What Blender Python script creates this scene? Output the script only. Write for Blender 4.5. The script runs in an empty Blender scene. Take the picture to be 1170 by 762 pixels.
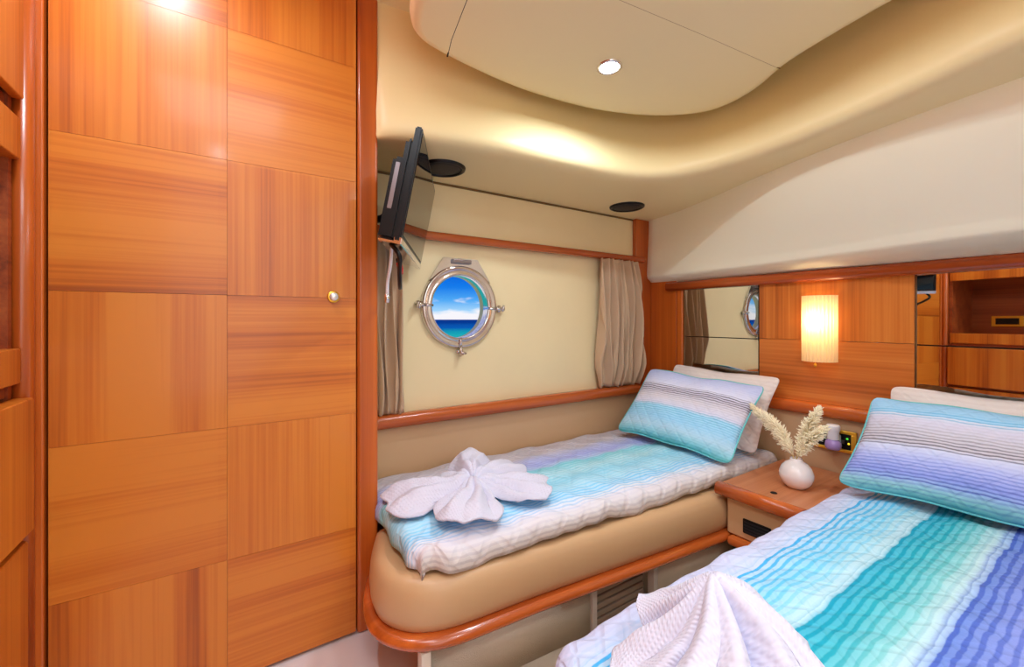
import bpy, bmesh, math, random
from mathutils import Vector, Matrix
from mathutils import noise as mnoise
from math import sin, cos, pi, radians as R, sqrt

random.seed(7)
S = bpy.context.scene
COL = S.collection

# ------------------------------------------------------------------ camera
cam = bpy.data.cameras.new('camera')
cam_o = bpy.data.objects.new('camera', cam)
COL.objects.link(cam_o)
cam.sensor_width = 36.0
cam.sensor_fit = 'HORIZONTAL'
cam.lens = 481.0 / 1170.0 * 36.0
cam.shift_y = -16.0 / 1170.0
cam.clip_start = 0.02
cam.clip_end = 9000
cam_o.location = (0, 0, 1.05)
cam_o.rotation_euler = (R(90), 0, -R(33.2))
S.camera = cam_o

# ------------------------------------------------------------------ colour management
S.view_settings.view_transform = 'Standard'
S.view_settings.look = 'None'
S.view_settings.gamma = 1.0
S.view_settings.use_curve_mapping = False
S.view_settings.exposure = 0.0
S.cycles.use_denoising = True
S.cycles.max_bounces = 10
S.cycles.diffuse_bounces = 6
S.cycles.glossy_bounces = 6
S.cycles.transmission_bounces = 6
S.cycles.sample_clamp_indirect = 4.0
S.cycles.caustics_reflective = False
S.cycles.caustics_refractive = False

# light levels
SPOT_W = 5.4          # each recessed ceiling lamp
REAR_FILL_W = 13.5        # added fill lamp behind the camera, no doorway is built there
TOP_FILL_W = 8.0         # added soft fill lamp under the deckhead, out of view
SCONCE_W = 1.6


def srgb(r, g, b):
    def f(c):
        c /= 255.0
        return c / 12.92 if c <= 0.04045 else ((c + 0.055) / 1.055) ** 2.4
    return (f(r), f(g), f(b), 1.0)


# ------------------------------------------------------------------ world: blue sky with cloud
def make_world():
    w = bpy.data.worlds.new('sky')
    w.use_nodes = True
    S.world = w
    nt = w.node_tree
    nt.nodes.clear()
    N = nt.nodes.new
    L = nt.links.new
    out = N('ShaderNodeOutputWorld')
    bg = N('ShaderNodeBackground')
    bg.inputs['Strength'].default_value = 1.0
    tc = N('ShaderNodeTexCoord')
    sep = N('ShaderNodeSeparateXYZ')
    L(tc.outputs['Generated'], sep.inputs[0])
    ramp = N('ShaderNodeValToRGB')
    els = ramp.color_ramp.elements
    els[0].position = 0.0
    els[0].color = srgb(185, 220, 250)
    els[1].position = 1.0
    els[1].color = srgb(10, 70, 190)
    for p, c in ((0.02, srgb(165, 215, 252)), (0.045, srgb(80, 170, 246)), (0.075, srgb(22, 125, 235)), (0.11, srgb(6, 95, 220))):
        e = els.new(p)
        e.color = c
    L(sep.outputs['Z'], ramp.inputs[0])
    mp = N('ShaderNodeMapping')
    mp.inputs['Scale'].default_value = (16, 16, 60)
    L(tc.outputs['Generated'], mp.inputs[0])
    no = N('ShaderNodeTexNoise')
    no.inputs['Scale'].default_value = 1.0
    no.inputs['Detail'].default_value = 6
    L(mp.outputs[0], no.inputs[0])
    # how much cloud at each height: a bank on the horizon and another high up
    cov = N('ShaderNodeValToRGB')
    ce = cov.color_ramp.elements
    ce[0].position = 0.0
    ce[0].color = (1, 1, 1, 1)
    ce[1].position = 0.4
    ce[1].color = (.62, .62, .62, 1)
    for p, v in ((0.010, .95), (0.022, .55), (0.034, .22), (0.05, .42), (0.065, .12), (0.098, .2), (0.118, .85), (.17, .9)):
        e = ce.new(p)
        e.color = (v, v, v, 1)
    L(sep.outputs['Z'], cov.inputs[0])
    add = N('ShaderNodeMath')
    add.operation = 'MULTIPLY_ADD'
    L(no.outputs['Fac'], add.inputs[0])
    add.inputs[1].default_value = 1.7
    L(cov.outputs[0], add.inputs[2])
    mr = N('ShaderNodeMapRange')
    mr.inputs['From Min'].default_value = 1.3
    mr.inputs['From Max'].default_value = 1.65
    L(add.outputs[0], mr.inputs[0])
    mix = N('ShaderNodeMixRGB')
    L(mr.outputs[0], mix.inputs[0])
    L(ramp.outputs[0], mix.inputs[1])
    mix.inputs[2].default_value = srgb(248, 246, 252)
    L(mix.outputs[0], bg.inputs['Color'])
    L(bg.outputs[0], out.inputs[0])


make_world()


def area(name, loc, target, sx, sy, power, color=(1, 1, 1), shape='RECTANGLE', spread=180, parent=None):
    l = bpy.data.lights.new(name, 'AREA')
    l.shape = shape
    l.size = sx
    l.size_y = sy
    l.energy = power
    l.color = color
    l.spread = R(spread)
    o = bpy.data.objects.new(name, l)
    COL.objects.link(o)
    o.location = loc
    d = Vector(target) - Vector(loc)
    o.rotation_euler = d.to_track_quat('-Z', 'Y').to_euler()
    if parent:
        o.parent = parent
    return o


area('rear_fill', (0.35, -0.86, 1.25), (0.9, 1.2, 0.9), 1.5, 1.5, REAR_FILL_W, (0.80, 0.90, 1.0))  # invented area lamp, evens out the room from behind the camera
area('overhead_fill', (-0.05, 0.3, 2.12), (-0.05, 0.3, 0), 0.5, 0.5, TOP_FILL_W, (0.80, 0.90, 1.0))  # made-up overhead area lamp that softens contrast; no hatch exists


sun = bpy.data.lights.new('sun', 'SUN')
sun.energy = 3.0
sun.angle = R(0.5)
sun_o = bpy.data.objects.new('sun', sun)
COL.objects.link(sun_o)
sun_o.rotation_euler = Vector((.25, .6, -.75)).to_track_quat('-Z', 'Y').to_euler()


# ------------------------------------------------------------------ materials
def base_mat(name):
    m = bpy.data.materials.new(name)
    m.use_nodes = True
    nt = m.node_tree
    b = nt.nodes['Principled BSDF']
    return m, nt, b


def nodeset(nt):
    return nt.nodes.new, nt.links.new


def plain(name, col, rough=0.5, metal=0.0, coat=0.0, emit=None, estr=0.0, spec=None, bump=None, var=0.0, sheen=0.0):
    m, nt, b = base_mat(name)
    N, L = nodeset(nt)
    b.inputs['Base Color'].default_value = col
    b.inputs['Roughness'].default_value = rough
    b.inputs['Metallic'].default_value = metal
    b.inputs['Coat Weight'].default_value = coat
    b.inputs['Sheen Weight'].default_value = sheen
    if spec is not None:
        b.inputs['Specular IOR Level'].default_value = spec
    if emit:
        b.inputs['Emission Color'].default_value = emit
        b.inputs['Emission Strength'].default_value = estr
    if bump or var:
        tc = N('ShaderNodeTexCoord')
        no = N('ShaderNodeTexNoise')
        no.inputs['Scale'].default_value = bump[0] if bump else 6
        no.inputs['Detail'].default_value = 4
        L(tc.outputs['Object'], no.inputs['Vector'])
        if bump:
            bp = N('ShaderNodeBump')
            bp.inputs['Strength'].default_value = bump[1]
            bp.inputs['Distance'].default_value = bump[2] if len(bump) > 2 else 0.002
            L(no.outputs['Fac'], bp.inputs['Height'])
            L(bp.outputs[0], b.inputs['Normal'])
        if var:
            n2 = N('ShaderNodeTexNoise')
            n2.inputs['Scale'].default_value = 5
            n2.inputs['Detail'].default_value = 5
            L(tc.outputs['Object'], n2.inputs['Vector'])
            hsv = N('ShaderNodeHueSaturation')
            hsv.inputs['Color'].default_value = col
            mr = N('ShaderNodeMapRange')
            mr.inputs['From Min'].default_value = 0.3
            mr.inputs['From Max'].default_value = 0.7
            mr.inputs['To Min'].default_value = 1 - var
            mr.inputs['To Max'].default_value = 1 + var
            L(n2.outputs['Fac'], mr.inputs[0])
            L(mr.outputs[0], hsv.inputs['Value'])
            L(hsv.outputs[0], b.inputs['Base Color'])
    return m


def wood(name, axis='z', light=(214, 127, 40), mid=(198, 105, 25), dark=(162, 78, 17), rough=0.36, coat=0.18, seed=0.0, cells=None, stripe=1.0):
    """cherry veneer with the grain along one axis of the object"""
    m, nt, b = base_mat(name)
    N, L = nodeset(nt)
    tc = N('ShaderNodeTexCoord')

    def sc(across, along):
        return tuple(along if a == axis else across for a in 'xyz')

    def noise(across, along, detail, off, dist=0.0):
        mp = N('ShaderNodeMapping')
        mp.inputs['Scale'].default_value = sc(across, along)
        mp.inputs['Location'].default_value = (off + seed, off * 1.7 + seed, off * .6 + seed)
        L(tc.outputs['Object'], mp.inputs[0])
        n = N('ShaderNodeTexNoise')
        n.inputs['Scale'].default_value = 1.0
        n.inputs['Detail'].default_value = detail
        n.inputs['Distortion'].default_value = dist
        L(mp.outputs[0], n.inputs['Vector'])
        return n.outputs['Fac']
    broad = noise(14, 0.35, 3, 3.1, 0.4)
    fine = noise(110, 1.4, 3, 9.7)
    mixv = N('ShaderNodeMath')
    mixv.operation = 'MULTIPLY_ADD'
    L(fine, mixv.inputs[0])
    mixv.inputs[1].default_value = 0.45 * stripe
    ml = N('ShaderNodeMath')
    ml.operation = 'MULTIPLY'
    L(broad, ml.inputs[0])
    ml.inputs[1].default_value = 0.75
    L(ml.outputs[0], mixv.inputs[2])
    val = mixv.outputs[0]
    if cells:
        # each veneer panel is cut from another leaf: a small shift of tone by panel
        sn = N('ShaderNodeVectorMath')
        sn.operation = 'SNAP'
        sn.inputs[1].default_value = cells[0]
        ad = N('ShaderNodeVectorMath')
        ad.operation = 'ADD'
        ad.inputs[1].default_value = cells[1]
        L(tc.outputs['Object'], ad.inputs[0])
        L(ad.outputs[0], sn.inputs[0])
        wn = N('ShaderNodeTexWhiteNoise')
        L(sn.outputs[0], wn.inputs['Vector'])
        a2 = N('ShaderNodeMath')
        a2.operation = 'MULTIPLY_ADD'
        L(wn.outputs['Value'], a2.inputs[0])
        a2.inputs[1].default_value = 0.10
        L(val, a2.inputs[2])
        val = a2.outputs[0]
    ramp = N('ShaderNodeValToRGB')
    e = ramp.color_ramp.elements
    e[0].position = 0.40
    e[0].color = srgb(*dark)
    e[1].position = 0.74
    e[1].color = srgb(*light)
    x = e.new(0.55)
    x.color = srgb(*mid)
    L(val, ramp.inputs[0])
    L(ramp.outputs[0], b.inputs['Base Color'])
    b.inputs['Roughness'].default_value = rough
    b.inputs['Coat Weight'].default_value = coat
    b.inputs['Coat Roughness'].default_value = 0.12
    return m


def stripes(name, vmax, base, lines, freq, wob=0.006, quilt=0.6, cellsize=0.07, noise_amt=0.5):
    """quilted cotton, bands across v (metres, in the UV map), thin woven lines over the bands"""
    m, nt, b = base_mat(name)
    N, L = nodeset(nt)
    uv = N('ShaderNodeUVMap')
    sep = N('ShaderNodeSeparateXYZ')
    L(uv.outputs[0], sep.inputs[0])
    no = N('ShaderNodeTexNoise')
    no.inputs['Scale'].default_value = 22
    no.inputs['Detail'].default_value = 4
    L(uv.outputs[0], no.inputs['Vector'])
    wv = N('ShaderNodeMath')
    wv.operation = 'MULTIPLY_ADD'
    sub = N('ShaderNodeMath')
    sub.operation = 'SUBTRACT'
    L(no.outputs['Fac'], sub.inputs[0])
    sub.inputs[1].default_value = 0.5
    L(sub.outputs[0], wv.inputs[0])
    wv.inputs[1].default_value = wob * 4
    L(sep.outputs['Y'], wv.inputs[2])
    v = wv.outputs[0]
    dv = N('ShaderNodeMath')
    dv.operation = 'DIVIDE'
    L(v, dv.inputs[0])
    dv.inputs[1].default_value = vmax

    def ramp(stops):
        r = N('ShaderNodeValToRGB')
        els = r.color_ramp.elements
        els[0].position = stops[0][0] / vmax
        els[0].color = stops[0][1]
        els[1].position = stops[-1][0] / vmax
        els[1].color = stops[-1][1]
        for p, c in stops[1:-1]:
            q = els.new(p / vmax)
            q.color = c
        L(dv.outputs[0], r.inputs[0])
        return r
    rb = ramp([(p, srgb(*c)) for p, c in base])
    rl = ramp([(p, srgb(*c[:3])[:3] + (c[3],)) for p, c in lines])
    sn = N('ShaderNodeMath')
    sn.operation = 'MULTIPLY'
    L(v, sn.inputs[0])
    sn.inputs[1].default_value = freq * 2 * pi
    s2 = N('ShaderNodeMath')
    s2.operation = 'SINE'
    L(sn.outputs[0], s2.inputs[0])
    mr = N('ShaderNodeMapRange')
    mr.inputs['From Min'].default_value = -0.1
    mr.inputs['From Max'].default_value = 0.6
    L(s2.outputs[0], mr.inputs[0])
    mk = N('ShaderNodeMath')
    mk.operation = 'MULTIPLY'
    L(mr.outputs[0], mk.inputs[0])
    L(rl.outputs['Alpha'], mk.inputs[1])
    mix = N('ShaderNodeMixRGB')
    L(mk.outputs[0], mix.inputs[0])
    L(rb.outputs[0], mix.inputs[1])
    L(rl.outputs[0], mix.inputs[2])
    L(mix.outputs[0], b.inputs['Base Color'])
    b.inputs['Roughness'].default_value = 0.85
    b.inputs['Specular IOR Level'].default_value = 0.15
    # stitched diamonds + puckered weave
    mp = N('ShaderNodeMapping')
    mp.inputs['Rotation'].default_value = (0, 0, R(45))
    mp.inputs['Scale'].default_value = (1 / cellsize, 1 / cellsize, 1)
    L(uv.outputs[0], mp.inputs[0])
    heights = []
    for d in ('X', 'Y'):
        w = N('ShaderNodeTexWave')
        w.bands_direction = d
        w.inputs['Scale'].default_value = 0.314
        w.inputs['Distortion'].default_value = 0.6
        L(mp.outputs[0], w.inputs['Vector'])
        r = N('ShaderNodeMapRange')
        r.inputs['From Min'].default_value = 0.0
        r.inputs['From Max'].default_value = 0.25
        L(w.outputs['Fac'], r.inputs[0])
        heights.append(r.outputs[0])
    mn = N('ShaderNodeMath')
    mn.operation = 'MINIMUM'
    L(heights[0], mn.inputs[0])
    L(heights[1], mn.inputs[1])
    n2 = N('ShaderNodeTexNoise')
    n2.inputs['Scale'].default_value = 70
    n2.inputs['Detail'].default_value = 3
    L(uv.outputs[0], n2.inputs['Vector'])
    hh = N('ShaderNodeMath')
    hh.operation = 'MULTIPLY_ADD'
    L(n2.outputs['Fac'], hh.inputs[0])
    hh.inputs[1].default_value = noise_amt
    L(mn.outputs[0], hh.inputs[2])
    bp = N('ShaderNodeBump')
    bp.inputs['Strength'].default_value = quilt
    bp.inputs['Distance'].default_value = 0.004
    L(hh.outputs[0], bp.inputs['Height'])
    L(bp.outputs[0], b.inputs['Normal'])
    return m


M = {}
M['cream'] = plain('cream_headliner_vinyl', srgb(244, 225, 172), 0.45, bump=(300, .05, .001))
M['panel'] = plain('cream_ceiling_panel', srgb(248, 235, 192), 0.4, bump=(300, .05, .001))
M['wallcream'] = plain('pale_wall_vinyl', srgb(238, 218, 172), 0.5, bump=(400, .06, .001), var=.02)
M['locker'] = plain('off_white_wall_vinyl', srgb(252, 247, 222), 0.5, bump=(400, .05, .001))
M['leather'] = plain('tan_leather', srgb(206, 166, 122), 0.38, bump=(350, .08, .001))
M['leather_dk'] = plain('tan_leather_wall', srgb(202, 164, 124), 0.42, bump=(350, .08, .001))  # tan leather of the wall padding
M['wood_z'] = wood('cherry_upright_grain', 'z')
M['wood_x'] = wood('cherry_long_grain', 'x')
M['wood_y'] = wood('cherry_cross_grain', 'y')
cel = ((0.357, 100.0, 0.38), (0.379 + 0.357 * 10, 50.0, 0.02))
M['door_v'] = wood('door_veneer_upright', 'z', cells=cel, seed=2.2)
M['door_h'] = wood('door_veneer_level', 'x', cells=cel, seed=5.4)
M['trim_z'] = wood('cherry_trim_upright', 'z', (210, 114, 42), (195, 96, 30), (170, 78, 22), 0.3, 0.25, stripe=.5)
M['trim_x'] = wood('cherry_trim_long', 'x', (206, 110, 52), (190, 92, 38), (164, 72, 28), 0.26, 0.3, stripe=.5)
M['trim_y'] = wood('cherry_trim_cross', 'y', (206, 110, 52), (190, 92, 38), (164, 72, 28), 0.26, 0.3, stripe=.5)
M['rail'] = wood('orange_cherry_rail', 'x', (220, 122, 54), (206, 102, 40), (180, 84, 32), 0.24, 0.4, stripe=.4)
M['rail_y'] = wood('orange_cherry_rail_cross', 'y', (220, 122, 54), (206, 102, 40), (180, 84, 32), 0.24, 0.4, stripe=.4)
M['table'] = wood('worn_cherry_top', 'x', (218, 150, 108), (206, 134, 90), (190, 115, 72), 0.4, 0.1, stripe=.6)
M['chrome'] = plain('polished_steel', srgb(225, 222, 224), 0.14, 1.0)
M['steel_dk'] = plain('grey_steel', srgb(150, 145, 150), 0.3, 1.0)
M['gold'] = plain('polished_brass', srgb(246, 196, 70), 0.32, .85)
M['knob'] = plain('bright_satin_steel', srgb(236, 234, 232), 0.25, .55)
M['black'] = plain('black_plastic', srgb(10, 10, 13), 0.32, spec=.35)
M['blackgap'] = plain('black_gap', srgb(12, 9, 8), 0.8)
M['grille'] = plain('black_speaker_cloth', srgb(24, 24, 30), 0.55, bump=(500, .5, .002))
M['screen'] = plain('tv_glass', srgb(14, 14, 18), 0.03, spec=0.5)
M['mirror'] = plain('mirror_silver', srgb(222, 222, 218), 0.015, 1.0)
M['floor'] = plain('pale_floor_laminate', srgb(226, 216, 216), 0.3, var=.03)
M['floor_edge'] = plain('pale_floor_edging', srgb(228, 216, 200), 0.35)
M['carpet'] = plain('beige_carpet', srgb(226, 212, 188), 0.95, bump=(500, .9, .006), var=.08)
M['greytrim'] = plain('grey_painted_trim', srgb(190, 182, 172), 0.5)
M['curtain'] = plain('taupe_curtain_cloth', srgb(200, 168, 136), 0.8, bump=(250, .25, .002), sheen=.2, var=.03)
M['creamlinen'] = None
M['white_cer'] = plain('pearl_ceramic', srgb(236, 226, 224), 0.16, coat=.6, var=.04)
M['white_pl'] = plain('white_plastic', srgb(238, 236, 240), 0.3)
M['red_pl'] = plain('red_plastic', srgb(205, 30, 35), 0.35)
M['purple'] = plain('lilac_liquid', srgb(180, 150, 215), 0.12, coat=.5)
M['pampas'] = plain('dried_grass_cream', srgb(252, 240, 208), 0.85, var=.06)
M['stalk'] = plain('dried_grass_stalk', srgb(205, 178, 120), 0.7)
M['lampon'] = plain('lit_lamp_lens', (1, 1, 1, 1), 0.4, emit=(0.95, 0.96, 1.0, 1), estr=14.0)
M['led_y'] = plain('yellow_led', srgb(250, 210, 40), 0.4, emit=srgb(255, 215, 40), estr=1.2)
M['led_g'] = plain('green_led', srgb(60, 200, 60), 0.4, emit=srgb(70, 210, 60), estr=1.0)
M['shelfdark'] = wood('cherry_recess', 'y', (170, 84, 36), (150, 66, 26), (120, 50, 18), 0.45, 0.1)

# sconce shade: pleated cloth that lets lamp light through
m, nt, b = base_mat('pleated_lamp_cloth')
N, L = nodeset(nt)
nt.nodes.remove(b)
tr = N('ShaderNodeBsdfTranslucent')
df = N('ShaderNodeBsdfDiffuse')
tr.inputs[0].default_value = srgb(255, 236, 190)
df.inputs[0].default_value = srgb(250, 232, 190)
mx = N('ShaderNodeMixShader')
mx.inputs[0].default_value = 0.5
L(df.outputs[0], mx.inputs[1])
L(tr.outputs[0], mx.inputs[2])
L(mx.outputs[0], nt.nodes['Material Output'].inputs[0])
M['shade'] = m
M['bulb'] = plain('lit_bulb', (1, .9, .7, 1), 0.4, emit=(1.0, 0.78, 0.42, 1), estr=25.0)

# white towel with waffle weave
m, nt, b = base_mat('white_towelling')
N, L = nodeset(nt)
b.inputs['Base Color'].default_value = srgb(217, 215, 232)
b.inputs['Roughness'].default_value = 0.95
b.inputs['Specular IOR Level'].default_value = 0.1
b.inputs['Sheen Weight'].default_value = 0.2
uv = N('ShaderNodeUVMap')
wv = []
for d in ('X', 'Y'):
    w = N('ShaderNodeTexWave')
    w.bands_direction = d
    w.inputs['Scale'].default_value = 32
    L(uv.outputs[0], w.inputs['Vector'])
    wv.append(w.outputs['Fac'])
mm = N('ShaderNodeMath')
mm.operation = 'MULTIPLY'
L(wv[0], mm.inputs[0])
L(wv[1], mm.inputs[1])
bp = N('ShaderNodeBump')
bp.inputs['Strength'].default_value = 0.45
bp.inputs['Distance'].default_value = 0.003
L(mm.outputs[0], bp.inputs['Height'])
L(bp.outputs[0], b.inputs['Normal'])
M['towel'] = m

# porthole glass
m, nt, b = base_mat('clear_glass')
b.inputs['Base Color'].default_value = (1, 1, 1, 1)
b.inputs['Roughness'].default_value = 0.0
b.inputs['Transmission Weight'].default_value = 1.0
b.inputs['IOR'].default_value = 1.05
M['glass'] = m

# sea: green over the shallows, dark blue far out
m, nt, b = base_mat('sea_water')
N, L = nodeset(nt)
tc = N('ShaderNodeTexCoord')
sp = N('ShaderNodeSeparateXYZ')
L(tc.outputs['Object'], sp.inputs[0])
no = N('ShaderNodeTexNoise')
no.inputs['Scale'].default_value = 0.12
no.inputs['Detail'].default_value = 5
L(tc.outputs['Object'], no.inputs['Vector'])
ma = N('ShaderNodeMath')
ma.operation = 'MULTIPLY_ADD'
L(no.outputs['Fac'], ma.inputs[0])
ma.inputs[1].default_value = 14
L(sp.outputs['Y'], ma.inputs[2])
mr = N('ShaderNodeMapRange')
mr.inputs['From Min'].default_value = 45
mr.inputs['From Max'].default_value = 260
L(ma.outputs[0], mr.inputs[0])
rp = N('ShaderNodeValToRGB')
e = rp.color_ramp.elements
e[0].position = 0.0
e[0].color = srgb(40, 165, 150)
e[1].position = 1.0
e[1].color = srgb(6, 50, 120)
x = e.new(0.12)
x.color = srgb(20, 145, 150)
x = e.new(0.3)
x.color = srgb(8, 80, 150)
L(mr.outputs[0], rp.inputs[0])
b.inputs['Roughness'].default_value = 1.0
b.inputs['Specular IOR Level'].default_value = 0.0
L(rp.outputs[0], b.inputs['Base Color'])
n2 = N('ShaderNodeTexNoise')
n2.inputs['Scale'].default_value = 3.0
L(tc.outputs['Object'], n2.inputs['Vector'])
bp = N('ShaderNodeBump')
bp.inputs['Strength'].default_value = 0.3
L(n2.outputs['Fac'], bp.inputs['Height'])
L(bp.outputs[0], b.inputs['Normal'])
M['sea'] = m

# bed linen
LILAC = (214, 210, 232)
QV = 0.82
M['quilt_window'] = stripes('striped_quilt_cloth', QV, [
    (0.0, (212, 198, 182)), (0.06, (222, 214, 210)), (0.12, (230, 228, 240)), (0.155, (226, 236, 250)),
    (0.17, (186, 224, 253)), (0.25, (184, 230, 252)), (0.30, (164, 224, 250)), (0.36, (192, 234, 250)),
    (0.43, (152, 222, 240)), (0.455, (190, 212, 248)), (0.49, (178, 188, 244)), (0.545, (196, 202, 244)),
    (0.61, (212, 206, 212)), (QV, (206, 198, 200))],
    [(0.0, (160, 142, 130, 0.5)), (0.06, (176, 166, 170, .4)), (0.10, (200, 196, 220, 0.1)), (0.14, (110, 195, 245, 0.5)),
     (0.20, (110, 205, 248, .7)), (0.25, (100, 210, 240, .2)), (0.33, (90, 205, 225, .3)), (0.43, (80, 195, 210, .4)), (0.46, (120, 130, 216, .3)), (QV, (160, 150, 160, .3))],
    62, wob=.003)
M['quilt_near'] = stripes('striped_quilt_cloth_near', 0.98, [
    (0.0, (200, 196, 214)), (0.10, (212, 210, 234)), (0.20, (212, 215, 246)), (0.275, (206, 222, 252)), (0.29, (184, 222, 252)), (0.36, (156, 220, 250)),
    (0.40, (178, 228, 246)), (0.435, (200, 234, 248)), (0.45, (76, 186, 216)), (0.50, (88, 194, 210)), (0.55, (142, 214, 222)),
    (0.585, (198, 234, 240)), (0.605, (176, 206, 244)), (0.62, (120, 150, 226)), (0.68, (142, 160, 234)), (0.80, (176, 182, 238)), (0.98, (210, 206, 226))],
    [(0.0, (170, 160, 180, .2)), (0.22, (190, 190, 225, .2)), (0.265, (60, 180, 240, .1)), (0.275, (56, 176, 240, .95)), (0.36, (80, 200, 244, .7)), (0.41, (110, 210, 244, .35)), (0.43, (60, 180, 205, .1)),
     (0.44, (10, 158, 192, .9)), (0.51, (20, 166, 186, .8)), (0.57, (90, 200, 200, .35)), (0.595, (100, 130, 210, .1)), (0.605, (70, 100, 200, .9)), (0.70, (96, 118, 214, .7)), (0.98, (150, 150, 215, .4))],
    54, wob=0.0028, cellsize=0.055)
M['pillow_window'] = stripes('striped_pillow_cloth', 0.42, [
    (0.0, (90, 190, 190)), (0.02, (140, 212, 228)), (0.06, (188, 226, 248)), (0.11, (166, 220, 253)), (0.17, (168, 222, 252)), (0.185, (222, 224, 248)),
    (0.23, (224, 220, 232)), (0.28, (206, 202, 220)), (0.31, (228, 230, 250)), (0.36, (208, 216, 250)), (0.42, (190, 204, 248))],
    [(0.0, (60, 160, 165, .8)), (0.02, (90, 180, 190, .2)), (0.08, (120, 200, 230, .1)), (0.15, (80, 178, 212, .5)), (0.185, (100, 176, 206, .6)), (0.2, (180, 170, 190, .1)), (0.245, (120, 108, 118, .3)),
     (0.27, (96, 88, 100, .9)), (0.31, (90, 84, 100, .9)), (0.315, (150, 150, 200, .1)), (0.42, (150, 160, 225, .15))], 84, wob=.003, quilt=.5, cellsize=.045)
M['pillow_near'] = stripes('striped_pillow_cloth_near', 0.42, [
    (0.0, (110, 190, 196)), (0.03, (150, 208, 214)), (0.055, (160, 190, 236)), (0.08, (152, 168, 238)), (0.14, (186, 196, 248)), (0.19, (220, 226, 252)), (0.205, (208, 204, 216)),
    (0.26, (214, 212, 226)), (0.31, (220, 220, 242)), (0.335, (220, 230, 250)), (0.345, (168, 218, 253)), (0.42, (166, 216, 253))],
    [(0.0, (70, 150, 170, .5)), (0.045, (90, 110, 190, .3)), (0.05, (80, 96, 180, .8)), (0.13, (110, 126, 214, .5)), (0.18, (160, 170, 220, .1)), (0.195, (96, 90, 104, .85)), (0.225, (110, 104, 116, .75)), (0.26, (150, 144, 156, .5)),
     (0.31, (190, 186, 205, .1)), (0.33, (80, 180, 225, .6)), (0.35, (80, 180, 228, .7)), (0.37, (120, 196, 236, .1)), (0.42, (140, 200, 236, .1))], 74, wob=.003, quilt=.5, cellsize=.045)
M['creamlinen'] = stripes('cream_pillow_cloth', 0.45, [(0, (240, 228, 222)), (.2, (242, 232, 226)), (.45, (238, 228, 224))],
                          [(0, (220, 205, 200, .25)), (.45, (220, 205, 200, .25))], 40, quilt=.35, cellsize=.05)
M['piping_aqua'] = plain('aqua_piping', srgb(110, 200, 205), 0.8)
M['mattress'] = plain('white_mattress_ticking', srgb(230, 224, 220), 0.9, bump=(80, .2, .002))


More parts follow.
